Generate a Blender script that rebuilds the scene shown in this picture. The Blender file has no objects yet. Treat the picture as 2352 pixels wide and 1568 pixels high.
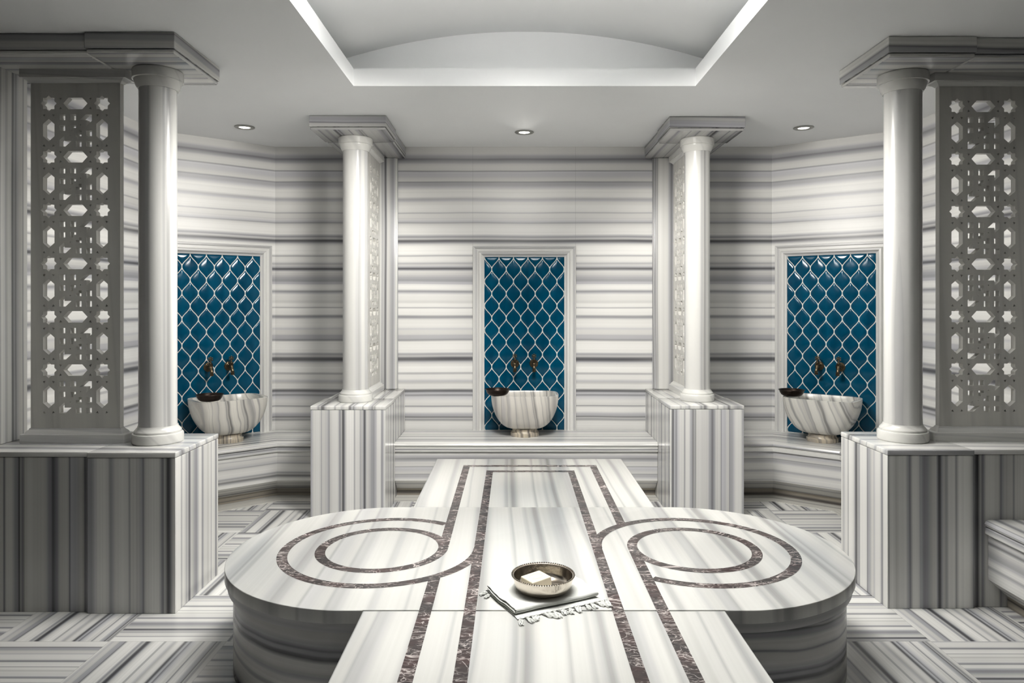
import bpy, bmesh, math, random
from mathutils import Vector, Matrix
random.seed(7)
PI = math.pi
scene = bpy.context.scene
COL = scene.collection

# ------------------------------------------------------------------ frame / camera constants
CAM_Z = 1.5
F_PX = 1660.0
CX, HY = 1180.0, 692.0
CEIL = 2.787
WALL_Y = 6.02
TZ = 0.42                 # bathing platform top
TC = (0.106, 3.162)       # platform centre
SLAB0, SLAB1 = 0.747, 0.775
BEAM0 = 2.687
BENCH = 0.43

# ------------------------------------------------------------------ materials
def lin(g):
    g = g / 255.0
    return g / 12.92 if g <= 0.04045 else ((g + 0.055) / 1.055) ** 2.4

def rgb(r, g, b):
    return (lin(r), lin(g), lin(b), 1.0)

def new_mat(name):
    m = bpy.data.materials.new(name)
    m.use_nodes = True
    nt = m.node_tree
    bsdf = nt.nodes['Principled BSDF']
    return m, nt, bsdf

def N(nt, typ, **kw):
    n = nt.nodes.new(typ)
    for k, v in kw.items():
        setattr(n, k, v)
    return n

def math_node(nt, op, a=None, b=None, c=None, clamp=False):
    n = N(nt, 'ShaderNodeMath', operation=op)
    n.use_clamp = clamp
    for i, v in enumerate((a, b, c)):
        if v is None:
            continue
        if isinstance(v, (int, float)):
            n.inputs[i].default_value = v
        else:
            nt.links.new(v, n.inputs[i])
    return n.outputs[0]

def mixrgb(nt, fac, a, b, blend='MIX'):
    n = N(nt, 'ShaderNodeMix', data_type='RGBA', blend_type=blend)
    n.clamp_factor = True
    for sock, v in ((n.inputs[0], fac), (n.inputs[6], a), (n.inputs[7], b)):
        if isinstance(v, (int, float)):
            sock.default_value = v
        elif isinstance(v, tuple):
            sock.default_value = v
        else:
            nt.links.new(v, sock)
    return n.outputs[2]

# vein bands read from the wall, top to bottom: (pixel row, grey)
BANDS = [(337,192),(352,190),(357,165),(358.5,128),(361,165),(364,105),(367,110),(369,155),(371,108),(373,160),(378,188),(388,192),
 (391,185),(392.5,122),(395,180),(403,172),(412,188),(416,184),(418,128),(420,158),(425,152),(429,172),(436,206),(452,206),(457,148),
 (461,172),(464,192),(474,204),(486,196),(489,152),(491,192),(499,188),(500.5,150),(502,190),(509,165),(511.5,128),(515,190),(528,204),(538,200),
 (541,160),(544,115),(546,150),(548,192),(551,80),(553,72),(556,100),(558,150),(561,190),(566,214),(584,214),(587,130),(589.5,205),
 (600,202),(605,152),(608,182),(612,172),(615,88),(618,86),(620.5,150),(622,190),(629,182),(637,150),(643,142),(645,122),(647,168),(651,165),(654,204),
 (664,206),(668,125),(672,165),(676,200),(688,198),(693,182),(698,206),(705,202),(707,130),(709,208),(722,202),(726,125),(730,145),(733,200),
 (750,204),(756,168),(758,192),(767,186),(770,158),(777,160),(781,108),(783.5,206),(797,210),(808,204),(811,160),(814,130),(817,192),
 (820,112),(823,78),(827,82),(830,160),(834,194),(842,214),(854,212),(857,126),(860,206),(870,204),(875,168),(879,182),(884,204),(892,202),
 (895,100),(898,72),(901,165),(905,172),(907,96),(910,180),(920,202),(930,196),(932,128),(935,206),(945,206),(950,165),(955,152),(957,82),(959,182),
 (962,150),(963.5,70),(966,192),(976,200),(985,190)]
BTOP, BSPAN = 337.0, 648.0
ALB = 0.80
def band_color(g):
    s = lin(g) / lin(214) * ALB
    if g > 180:
        t = (1.0, 0.997, 0.965)
    elif g > 135:
        t = (0.985, 0.99, 1.035)
    else:
        t = (0.98, 0.985, 1.06)
    return (s * t[0], s * t[1], s * t[2], 1.0)
WHITE = band_color(212)

def make_stripe_group():
    g = bpy.data.node_groups.new('striped_marble', 'ShaderNodeTree')
    g.interface.new_socket('Coordinate', in_out='INPUT', socket_type='NodeSocketFloat')
    g.interface.new_socket('Color', in_out='OUTPUT', socket_type='NodeSocketColor')
    gi = g.nodes.new('NodeGroupInput'); go = g.nodes.new('NodeGroupOutput')
    fr = math_node(g, 'FRACT', gi.outputs[0])
    pts = [((y - BTOP) / BSPAN, v) for y, v in BANDS]
    chunks = []
    i = 0
    while i < len(pts) - 1:
        c = pts[i:i + 30]
        chunks.append(c)
        i += 29
    out = None
    for c in chunks:
        r = g.nodes.new('ShaderNodeValToRGB')
        cr = r.color_ramp
        cr.interpolation = 'LINEAR'
        while len(cr.elements) > 1:
            cr.elements.remove(cr.elements[-1])
        cr.elements[0].position = min(1, max(0, c[0][0])); cr.elements[0].color = band_color(c[0][1])
        for p, v in c[1:]:
            e = cr.elements.new(min(1.0, p)); e.color = band_color(v)
        g.links.new(fr, r.inputs[0])
        if out is None:
            out = r.outputs[0]
        else:
            sel = math_node(g, 'GREATER_THAN', fr, c[0][0])
            out = mixrgb(g, sel, out, r.outputs[0])
    g.links.new(out, go.inputs[0])
    return g
STRIPES = make_stripe_group()

def marble(name, axis=(0, 0, 1), scale=1.0, offset=0.0, strength=1.0, warp=0.012, warp_scale=1.2, fine=0.05,
           rough=0.22, tint=(1, 1, 1), uv=False, seams=None, floor=False, stretch=(1, 1, 1), spec=0.5, gamma=1.0, blotch=0.0, axis_flat=None):
    m, nt, b = new_mat(name)
    L = nt.links
    geo = N(nt, 'ShaderNodeNewGeometry')
    pos = geo.outputs['Position']
    if uv:
        u = N(nt, 'ShaderNodeUVMap'); u.uv_map = 'UVMap'
        sx = N(nt, 'ShaderNodeSeparateXYZ'); L.new(u.outputs[0], sx.inputs[0])
        s = sx.outputs[1]
    elif floor:
        sx = N(nt, 'ShaderNodeSeparateXYZ'); L.new(pos, sx.inputs[0])
        ix = math_node(nt, 'MULTIPLY', math_node(nt, 'ADD', sx.outputs[0], 1.267), 1 / 0.518)
        iy = math_node(nt, 'MULTIPLY', math_node(nt, 'SUBTRACT', sx.outputs[1], 3.19), 1 / 0.5)
        fx = math_node(nt, 'FLOOR', ix); fy = math_node(nt, 'FLOOR', iy)
        par = math_node(nt, 'FLOORED_MODULO', math_node(nt, 'ADD', math_node(nt, 'ADD', fx, fy), 1.0), 2.0)   # 1 -> veins across the room
        cx = math_node(nt, 'SUBTRACT', sx.outputs[0], math_node(nt, 'MULTIPLY', fx, 0.518))
        cy = math_node(nt, 'SUBTRACT', sx.outputs[1], math_node(nt, 'MULTIPLY', fy, 0.5))
        s = N(nt, 'ShaderNodeMix', data_type='FLOAT')
        L.new(par, s.inputs[0]); L.new(cy, s.inputs[2]); L.new(cx, s.inputs[3])
        s = s.outputs[0]
        cv = N(nt, 'ShaderNodeCombineXYZ'); L.new(fx, cv.inputs[0]); L.new(fy, cv.inputs[1])
        wn = N(nt, 'ShaderNodeTexWhiteNoise', noise_dimensions='2D'); L.new(cv.outputs[0], wn.inputs[0])
        rnd = math_node(nt, 'MULTIPLY', wn.outputs[0], 0.18)
        s = math_node(nt, 'ADD', s, rnd)
        s = math_node(nt, 'ADD', s, math_node(nt, 'MULTIPLY', par, 0.45))
    else:
        d = N(nt, 'ShaderNodeVectorMath', operation='DOT_PRODUCT')
        L.new(pos, d.inputs[0]); d.inputs[1].default_value = axis
        s = d.outputs[1 if len(d.outputs) > 1 else 0]
        if axis_flat:        # faces that look up or down show the block's other cut
            d2 = N(nt, 'ShaderNodeVectorMath', operation='DOT_PRODUCT')
            L.new(pos, d2.inputs[0]); d2.inputs[1].default_value = axis_flat
            sn = N(nt, 'ShaderNodeSeparateXYZ'); L.new(geo.outputs['True Normal'], sn.inputs[0])
            sel = math_node(nt, 'GREATER_THAN', math_node(nt, 'ABSOLUTE', sn.outputs[2]), 0.75)
            mx = N(nt, 'ShaderNodeMix', data_type='FLOAT')
            L.new(sel, mx.inputs[0]); L.new(s, mx.inputs[2]); L.new(d2.outputs[1], mx.inputs[3])
            s = mx.outputs[0]
    mp = N(nt, 'ShaderNodeMapping'); mp.inputs['Scale'].default_value = tuple(warp_scale * k for k in stretch)
    mp.inputs['Location'].default_value = (offset * 3.1, offset * 1.7, offset)
    L.new(pos, mp.inputs[0])
    nz = N(nt, 'ShaderNodeTexNoise'); nz.inputs['Scale'].default_value = 1.0; nz.inputs['Detail'].default_value = 2.0
    L.new(mp.outputs[0], nz.inputs['Vector'])
    w = math_node(nt, 'MULTIPLY', math_node(nt, 'SUBTRACT', nz.outputs[0], 0.5), warp * 2)
    s2 = math_node(nt, 'ADD', s, w)
    c = math_node(nt, 'ADD', math_node(nt, 'MULTIPLY', s2, scale / 2.35), offset)
    gr = N(nt, 'ShaderNodeGroup'); gr.node_tree = STRIPES
    L.new(c, gr.inputs[0])
    col = gr.outputs[0]
    # strength is modulated a little along the vein
    nz2 = N(nt, 'ShaderNodeTexNoise'); nz2.inputs['Scale'].default_value = 1.1; nz2.inputs['Detail'].default_value = 1.0
    L.new(mp.outputs[0], nz2.inputs['Vector'])
    st = math_node(nt, 'MULTIPLY', math_node(nt, 'ADD', math_node(nt, 'MULTIPLY', nz2.outputs[0], 0.5), 0.75), strength, clamp=True)
    col = mixrgb(nt, st, WHITE, col)
    if fine:
        n1 = N(nt, 'ShaderNodeTexNoise', noise_dimensions='1D'); n1.inputs['Scale'].default_value = 70 * max(scale, 0.6)
        n1.inputs['Detail'].default_value = 3.0
        L.new(s2, n1.inputs['W'])
        f = math_node(nt, 'ADD', math_node(nt, 'MULTIPLY', n1.outputs[0], fine * 4), 1 - fine * 2)
        cc = N(nt, 'ShaderNodeCombineXYZ')
        for k in range(3):
            L.new(f, cc.inputs[k])
        col = mixrgb(nt, 1.0, col, cc.outputs[0], 'MULTIPLY')
    if blotch:
        n3 = N(nt, 'ShaderNodeTexNoise'); n3.inputs['Scale'].default_value = 2.2; n3.inputs['Detail'].default_value = 3.0
        L.new(mp.outputs[0], n3.inputs['Vector'])
        f = math_node(nt, 'ADD', math_node(nt, 'MULTIPLY', n3.outputs[0], blotch * 2), 1 - blotch)
        cc = N(nt, 'ShaderNodeCombineXYZ')
        for k in range(3):
            L.new(f, cc.inputs[k])
        col = mixrgb(nt, 1.0, col, cc.outputs[0], 'MULTIPLY')
    if gamma != 1.0:
        gm = N(nt, 'ShaderNodeGamma'); L.new(col, gm.inputs[0]); gm.inputs[1].default_value = gamma
        col = gm.outputs[0]
    if tint != (1, 1, 1):
        col = mixrgb(nt, 1.0, col, (tint[0], tint[1], tint[2], 1), 'MULTIPLY')
    if floor:
        ex = math_node(nt, 'ABSOLUTE', math_node(nt, 'SUBTRACT', math_node(nt, 'FRACT', ix), 0.5))
        ey = math_node(nt, 'ABSOLUTE', math_node(nt, 'SUBTRACT', math_node(nt, 'FRACT', iy), 0.5))
        e = math_node(nt, 'GREATER_THAN', math_node(nt, 'MAXIMUM', ex, ey), 0.4975)
        col = mixrgb(nt, math_node(nt, 'MULTIPLY', e, 0.35), col, (0.32, 0.31, 0.29, 1))
    if seams:
        sx2 = N(nt, 'ShaderNodeSeparateXYZ'); L.new(pos, sx2.inputs[0])
        tot = None
        for ax, val, hw in seams:
            k = math_node(nt, 'LESS_THAN', math_node(nt, 'ABSOLUTE', math_node(nt, 'SUBTRACT', sx2.outputs[ax], val)), hw)
            tot = k if tot is None else math_node(nt, 'MAXIMUM', tot, k)
        col = mixrgb(nt, math_node(nt, 'MULTIPLY', tot, 0.4), col, (0.2, 0.2, 0.2, 1))
    L.new(col, b.inputs['Base Color'])
    b.inputs['Roughness'].default_value = rough
    b.inputs['Specular IOR Level'].default_value = spec
    return m

def plain(name, color, rough=0.5, metal=0.0, spec=0.5, noise=0.0, nscale=20.0, bump=0.0, coat=0.0):
    m, nt, b = new_mat(name)
    b.inputs['Base Color'].default_value = color
    b.inputs['Roughness'].default_value = rough
    b.inputs['Metallic'].default_value = metal
    b.inputs['Specular IOR Level'].default_value = spec
    if coat:
        b.inputs['Coat Weight'].default_value = coat
        b.inputs['Coat Roughness'].default_value = 0.04
    if noise or bump:
        tc = N(nt, 'ShaderNodeNewGeometry')
        nz = N(nt, 'ShaderNodeTexNoise'); nz.inputs['Scale'].default_value = nscale; nz.inputs['Detail'].default_value = 4.0
        nt.links.new(tc.outputs['Position'], nz.inputs['Vector'])
        if noise:
            f = math_node(nt, 'ADD', math_node(nt, 'MULTIPLY', nz.outputs[0], noise * 2), 1 - noise)
            cc = N(nt, 'ShaderNodeCombineXYZ')
            for k in range(3):
                nt.links.new(f, cc.inputs[k])
            nt.links.new(mixrgb(nt, 1.0, color, cc.outputs[0], 'MULTIPLY'), b.inputs['Base Color'])
        if bump:
            bp = N(nt, 'ShaderNodeBump'); bp.inputs['Strength'].default_value = bump; bp.inputs['Distance'].default_value = 0.002
            nt.links.new(nz.outputs[0], bp.inputs['Height']); nt.links.new(bp.outputs[0], b.inputs['Normal'])
    return m

def inlay_material():
    m, nt, b = new_mat('rosso_levanto_marble')
    L = nt.links
    geo = N(nt, 'ShaderNodeNewGeometry')
    def noise(scale, detail, stretch=(1, 1, 1), dist=0.0):
        mp = N(nt, 'ShaderNodeMapping'); mp.inputs['Scale'].default_value = stretch
        L.new(geo.outputs['Position'], mp.inputs[0])
        n = N(nt, 'ShaderNodeTexNoise'); n.inputs['Scale'].default_value = scale; n.inputs['Detail'].default_value = detail
        n.inputs['Distortion'].default_value = dist
        L.new(mp.outputs[0], n.inputs['Vector'])
        return n.outputs[0]
    base = N(nt, 'ShaderNodeValToRGB')
    cr = base.color_ramp
    cr.elements[0].position = 0.38; cr.elements[0].color = rgb(66, 62, 62)
    cr.elements[1].position = 0.62; cr.elements[1].color = rgb(82, 67, 66)
    e = cr.elements.new(0.5); e.color = rgb(74, 65, 64)
    L.new(noise(7, 4, (1, 1.6, 1)), base.inputs[0])
    col = base.outputs[0]
    dk = noise(45, 4, (0.6, 1.6, 1))
    col = mixrgb(nt, math_node(nt, 'MULTIPLY', math_node(nt, 'SUBTRACT', dk, 0.45), 2.2, clamp=True), col, rgb(50, 46, 47))
    for sc, wd, amt, st in ((8, 0.014, 1.0, (0.6, 1.4, 1)), (16, 0.022, 0.85, (0.7, 1.3, 1)), (34, 0.034, 0.6, (0.6, 1.5, 1))):
        n = noise(sc, 3, st, 0.9)
        v = math_node(nt, 'ABSOLUTE', math_node(nt, 'SUBTRACT', n, 0.5))
        v = math_node(nt, 'SUBTRACT', 1.0, math_node(nt, 'DIVIDE', v, wd), clamp=True)
        msk = math_node(nt, 'MULTIPLY', math_node(nt, 'SUBTRACT', noise(5.0 + sc * 0.2, 1), 0.40), 6.0, clamp=True)
        v = math_node(nt, 'MULTIPLY', math_node(nt, 'MULTIPLY', v, msk), amt)
        col = mixrgb(nt, v, col, rgb(205, 196, 192))
    L.new(col, b.inputs['Base Color'])
    b.inputs['Roughness'].default_value = 0.25
    return m

def tile_material():
    m, nt, b = new_mat('teal_glazed_tile')
    L = nt.links
    geo = N(nt, 'ShaderNodeNewGeometry')
    mp = N(nt, 'ShaderNodeMapping'); mp.inputs['Scale'].default_value = (14, 14, 3)
    L.new(geo.outputs['Position'], mp.inputs[0])
    n = N(nt, 'ShaderNodeTexNoise'); n.inputs['Scale'].default_value = 1.0; n.inputs['Detail'].default_value = 3.0
    L.new(mp.outputs[0], n.inputs['Vector'])
    r = N(nt, 'ShaderNodeValToRGB')
    r.color_ramp.elements[0].position = 0.3; r.color_ramp.elements[0].color = rgb(0, 74, 102)
    r.color_ramp.elements[1].position = 0.7; r.color_ramp.elements[1].color = rgb(2, 90, 120)
    L.new(n.outputs[0], r.inputs[0])
    L.new(r.outputs[0], b.inputs['Base Color'])
    b.inputs['Roughness'].default_value = 0.15
    b.inputs['Coat Weight'].default_value = 0.0
    b.inputs['Coat Roughness'].default_value = 0.05
    return m

def emission(name, color, strength):
    m, nt, b = new_mat(name)
    b.inputs['Base Color'].default_value = color
    b.inputs['Emission Color'].default_value = color
    b.inputs['Emission Strength'].default_value = strength
    return m

M = {}
WALL_OFF = 2.787 / 2.35   # so that vein coordinate 0 sits at the ceiling
M['wall'] = marble('striped_wall_marble', axis=(0, 0, -1), offset=WALL_OFF, warp=0.010, warp_scale=1.0, gamma=0.86, rough=0.34, fine=0.04,
                   stretch=(1, 1, 2.5), seams=[(0, -0.341, 0.0012), (0, 0.515, 0.0012)])
M['floor'] = marble('striped_floor_marble', floor=True, scale=1.6, offset=0.13, warp=0.004, rough=0.24, fine=0.05)
M['pier_front'] = marble('striped_pier_marble_shaded', axis=(1, 1, 0), scale=1.25, offset=0.37, warp=0.006, strength=1.0, rough=0.2, gamma=1.12, stretch=(1, 1, .4))  # gamma deepened to put the front face's shade into the colour
M['pier_back'] = marble('striped_pier_marble', axis=(1, 1, 0), scale=1.55, offset=0.81, warp=0.006, strength=1.0, gamma=0.85, rough=0.2, stretch=(1, 1, .4))
M['pier_right'] = marble('striped_pier_marble_right', axis=(-1, 1, 0), scale=1.3, offset=0.63, warp=0.006, strength=1.0, rough=0.2, gamma=1.06, stretch=(1, 1, .4))
M['slab_x'] = marble('slab_marble_along_x', axis=(0.05, 1, 0.2), scale=1.2, offset=0.2, strength=0.8, rough=0.1)
M['slab_y'] = marble('slab_marble_along_y', axis=(1, 0.03, 0), scale=1.4, offset=0.45, strength=0.8, rough=0.12)
M['beam_x'] = marble('lintel_marble_along_x', axis=(0.01, 0.01, 1), axis_flat=(0, 1, 0), scale=1.3, offset=0.14, strength=0.95, rough=0.22, gamma=1.1)
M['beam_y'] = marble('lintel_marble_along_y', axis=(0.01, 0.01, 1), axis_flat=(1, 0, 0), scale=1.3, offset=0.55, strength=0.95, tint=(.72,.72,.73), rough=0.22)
M['column'] = marble('white_column_marble', axis=(0.8, 1, 0), scale=1.5, offset=0.3, strength=0.5, warp=0.02, stretch=(1, 1, 0.35), rough=0.25, fine=0.015, tint=(.88,.88,.88))
M['column_base'] = marble('white_turned_marble', axis=(0.6, 0.6, 0.6), scale=1.0, offset=0.9, strength=0.25, warp=0.05, rough=0.24, fine=0.01, tint=(.9,.9,.89))
M['screen'] = marble('pierced_screen_marble', tint=(.88,.87,.85), axis=(1, 1, 0.06), scale=0.9, offset=0.42, strength=0.2, rough=0.35, fine=0.015)
M['screen_trim'] = marble('screen_moulding_marble', axis=(0.05, 0.05, 1), scale=1.3, offset=0.62, strength=0.45, rough=0.3, fine=0.03)
M['pilaster'] = marble('pilaster_marble', axis=(1, 1, 0), scale=1.6, offset=0.08, strength=0.85, rough=0.25, stretch=(1, 1, .4))
M['platform'] = marble('white_platform_marble', axis=(1, 0.015, 0), scale=0.95, offset=0.31, strength=0.5, warp=0.03, warp_scale=1.1,
                       stretch=(1, 0.55, 1), tint=(.86,.86,.85), rough=0.2, fine=0.02)
M['platform_mid'] = marble('white_platform_marble_middle', axis=(1, 0.02, 0), scale=0.9, offset=0.36, strength=0.48, warp=0.03, warp_scale=1.1,
                       stretch=(1, 0.55, 1), tint=(.86,.86,.85), rough=0.2, fine=0.02)
M['platform_near'] = marble('white_platform_marble_near', axis=(1, -0.02, 0), scale=0.95, offset=0.335, strength=0.5, warp=0.03, warp_scale=1.1,
                       stretch=(1, 0.55, 1), tint=(.86,.86,.85), rough=0.2, fine=0.02)
M['platform_side'] = marble('grey_platform_side_marble', axis=(0.05, 0.03, 1), scale=1.2, offset=0.73, strength=1.0, warp=0.035, warp_scale=1.6,
                       stretch=(1, 1, 2.0), rough=0.25, gamma=1.1, tint=(0.80, 0.80, 0.80), blotch=0.2)
M['platform_band'] = marble('grey_platform_band_marble', axis=(0.02, 0.02, 1), scale=0.7, offset=0.62, strength=0.5, rough=0.25, tint=(0.86, 0.86, 0.88))
M['bench'] = marble('striped_bench_marble', uv=True, scale=2.2, offset=0.05, warp=0.006, strength=0.85, rough=0.2)
M['bench_face'] = marble('striped_bench_face_marble', uv=True, scale=1.6, offset=0.52, warp=0.008, strength=0.8, gamma=0.9, rough=0.25)
M['kick'] = marble('brown_shaded_toe_kick_marble', uv=True, scale=3.0, offset=0.3, warp=0.008, strength=1.0, rough=0.4, tint=(0.58, 0.53, 0.46), gamma=1.15)  # brown stone, tinted darker for the shade under the bench overhang
M['border'] = marble('floor_border_marble', uv=True, scale=2.5, offset=0.45, strength=0.5, rough=0.3, tint=(.9, .89, .86))
M['frame'] = marble('panel_frame_marble', uv=True, scale=1.3, offset=0.24, strength=0.55, warp=0.004, rough=0.28)
M['bowl_c'] = marble('veined_basin_marble', axis=(1, 0, 0.12), scale=2.2, offset=0.1, strength=0.6, warp=0.022, warp_scale=6, stretch=(1, 1, 0.5), rough=0.25, tint=(.98, .95, .91))
M['bowl_l'] = marble('veined_basin_marble_left', axis=(0.7, 0.66, 0.22), scale=2.0, offset=0.45, strength=0.7, warp=0.03, warp_scale=6, stretch=(1, 1, 0.5), rough=0.25, tint=(.96, .94, .9))
M['bowl_r'] = marble('veined_basin_marble_right', axis=(0.75, -0.6, 0.3), scale=1.8, offset=0.75, strength=0.65, warp=0.03, warp_scale=6, stretch=(1, 1, 0.5), rough=0.25, tint=(.96, .95, .92))
M['foot'] = marble('brown_basin_foot_marble', axis=(1, 0.5, 0.05), scale=3.5, offset=0.6, strength=0.9, warp=0.01, warp_scale=6, rough=0.3, tint=(.82, .74, .62))
M['inlay'] = inlay_material()
M['tile'] = tile_material()
M['grout'] = plain('white_grout', rgb(226, 226, 220), 0.6)
M['plaster'] = plain('matte_ceiling_paint', rgb(240, 241, 241), 0.9, spec=0.1, noise=0.02, nscale=3)
M['dark_wall'] = plain('bounce_dimming_wall', rgb(70, 68, 65), 0.9, spec=0.1)  # unseen near walls, coloured dark to cut bounce onto the front piers
M['bronze'] = plain('aged_bronze', rgb(124, 110, 90), 0.28, 1.0, noise=0.3, nscale=60)
M['bronze_bowl'] = plain('dark_bronze', rgb(58, 49, 44), 0.34, 0.8, noise=0.25, nscale=40, bump=0.2)
M['silver'] = plain('hammered_silver', rgb(214, 206, 196), 0.2, 1.0, noise=0.08, nscale=50, bump=0.35)
M['soap'] = plain('cream_soap', rgb(218, 213, 196), 0.45, noise=0.02)
M['towel'] = plain('white_cotton', rgb(216, 217, 213), 0.95, spec=0.1, noise=0.03, nscale=300, bump=0.5)
M['steel'] = plain('brushed_steel', rgb(165, 165, 160), 0.35, 0.9)
M['lamp'] = emission('lit_lamp_glass', (1, 0.97, 0.9, 1), 4.0)

# ------------------------------------------------------------------ mesh builder
class MB:
    def __init__(self):
        self.v, self.f, self.uv = [], [], []
    def add(self, vs, fs, uvs=None):
        o = len(self.v)
        self.v += [tuple(p) for p in vs]
        for i, f in enumerate(fs):
            self.f.append([k + o for k in f])
            self.uv.append(uvs[i] if uvs else None)
        return self
    def box(self, x0, x1, y0, y1, z0, z1):
        return self.add([(x0,y0,z0),(x1,y0,z0),(x1,y1,z0),(x0,y1,z0),(x0,y0,z1),(x1,y0,z1),(x1,y1,z1),(x0,y1,z1)],
                        [(0,3,2,1),(4,5,6,7),(0,1,5,4),(1,2,6,5),(2,3,7,6),(3,0,4,7)])
    def prism(self, poly, z0, z1):
        n = len(poly)
        return self.add([(x,y,z0) for x,y in poly] + [(x,y,z1) for x,y in poly],
                        [tuple(range(n-1,-1,-1)), tuple(range(n,2*n))] + [(i,(i+1)%n,n+(i+1)%n,n+i) for i in range(n)])
    def loft(self, rings, close=True, cap0=True, cap1=True):
        n = len(rings[0]); vs = []; fs = []
        for r in rings: vs += list(r)
        for k in range(len(rings)-1):
            for i in range(n if close else n-1):
                j = (i+1) % n
                fs.append((k*n+i, k*n+j, (k+1)*n+j, (k+1)*n+i))
        if cap0: fs.append(tuple(range(n-1,-1,-1)))
        if cap1: fs.append(tuple(range((len(rings)-1)*n, len(rings)*n)))
        return self.add(vs, fs)
    def lathe(self, prof, c=(0,0,0), seg=48, axis='z', cap0=True, cap1=True):
        rings = []
        for r, h in prof:
            ring = []
            for i in range(seg):
                a = 2*PI*i/seg
                x, y = r*math.cos(a), r*math.sin(a)
                ring.append((c[0]+x, c[1]+y, c[2]+h) if axis == 'z' else (c[0]+x, c[1]-h, c[2]+y))
            rings.append(ring)
        return self.loft(rings, True, cap0, cap1)
    def tube(self, path, rad, seg=12):
        rings = []
        n = len(path); P = [Vector(p) for p in path]
        rr = rad if isinstance(rad, (list, tuple)) else [rad]*n
        up = Vector((0.13, 0.21, 1)).normalized()
        for i in range(n):
            t = (P[min(i+1,n-1)] - P[max(i-1,0)]).normalized()
            if abs(t.dot(up)) > 0.98: up = Vector((1,0.2,0)).normalized()
            a = t.cross(up).normalized(); b = a.cross(t).normalized()
            rings.append([P[i] + (a*math.cos(2*PI*k/seg) + b*math.sin(2*PI*k/seg))*rr[i] for k in range(seg)])
        return self.loft(rings)
    def ball(self, c, r, seg=12, rings=8):
        prof = []
        for k in range(1, rings):
            a = -PI/2 + PI*k/rings
            prof.append((r*math.cos(a), r*math.sin(a)))
        return self.lathe(prof, c, seg)
    def build(self, name, mat, parent=None, X=None, bevel=0.0, seg=2, smooth=True, ang=0.6, sel=None):
        me = bpy.data.meshes.new(name)
        off = Vector(parent['_w']) if parent is not None else Vector((0,0,0))
        vs = [Vector(p) for p in self.v]
        if X is not None: vs = [X @ p for p in vs]
        me.from_pydata([tuple(p - off) for p in vs], [], self.f)
        if any(u is not None for u in self.uv):
            l = me.uv_layers.new(name='UVMap')
            for p, u in zip(me.polygons, self.uv):
                if u is None: continue
                for li, q in zip(p.loop_indices, u): l.data[li].uv = q
        bm = bmesh.new(); bm.from_mesh(me)
        bmesh.ops.recalc_face_normals(bm, faces=bm.faces)
        if bevel:
            ed = [e for e in bm.edges if len(e.link_faces) == 2 and e.calc_face_angle(0) > 0.5]
            if sel: ed = [e for e in ed if sel(e.verts[0].co + off, e.verts[1].co + off)]
            if ed: bmesh.ops.bevel(bm, geom=ed, offset=bevel, segments=seg, affect='EDGES', profile=0.5, clamp_overlap=True)
        bm.to_mesh(me); bm.free()
        if smooth:
            for p in me.polygons: p.use_smooth = True
            me.set_sharp_from_angle(angle=ang)
        me.materials.append(mat)
        o = bpy.data.objects.new(name, me)
        COL.objects.link(o)
        if parent is not None: o.parent = parent
        o['_w'] = tuple(off)
        return o

def thing(name, label, cat, loc, group=None):
    o = bpy.data.objects.new(name, None); COL.objects.link(o)
    o.location = loc; o.empty_display_size = 0.1
    o['label'] = label; o['category'] = cat; o['kind'] = 'thing'
    if group: o['group'] = group
    o['_w'] = tuple(loc)
    return o

def struct(o):
    o['kind'] = 'structure'
    return o

def sweep(path, prof, uoff=0.0):
    """path: 2D polyline (wall line, room on its right side when walking along it); prof: list of (offset into room, z)."""
    n = len(path)
    P = [Vector(p) for p in path]
    dirs = [(P[i+1]-P[i]).normalized() for i in range(n-1)]
    nor = [Vector((d.y, -d.x)) for d in dirs]
    mit = []
    for i in range(n):
        if i == 0: mit.append(nor[0])
        elif i == n-1: mit.append(nor[-1])
        else:
            b = (nor[i-1]+nor[i]).normalized()
            mit.append(b / b.dot(nor[i]))
    cum = [0.0]
    for i in range(n-1): cum.append(cum[-1] + (P[i+1]-P[i]).length)
    vc = [uoff]
    for k in range(len(prof)-1):
        vc.append(vc[-1] + math.hypot(prof[k+1][0]-prof[k][0], prof[k+1][1]-prof[k][1]))
    m = MB(); vs = []; fs = []; uvs = []
    K = len(prof)
    for i in range(n):
        for o, z in prof:
            q = P[i] + mit[i]*o
            vs.append((q.x, q.y, z))
    for i in range(n-1):
        for k in range(K-1):
            fs.append((i*K+k, i*K+k+1, (i+1)*K+k+1, (i+1)*K+k))
            uvs.append(((cum[i],vc[k]),(cum[i],vc[k+1]),(cum[i+1],vc[k+1]),(cum[i+1],vc[k])))
        fs.append((i*K+K-1, i*K, (i+1)*K, (i+1)*K+K-1))
        uvs.append(((cum[i],0),(cum[i],0.1),(cum[i+1],0.1),(cum[i+1],0)))
    for i in (0, n-1):
        fs.append(tuple(range(i*K, i*K+K)))
        uvs.append(tuple((o, vc[0]+z) for o, z in prof))
    m.add(vs, fs, uvs)
    return m

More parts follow.
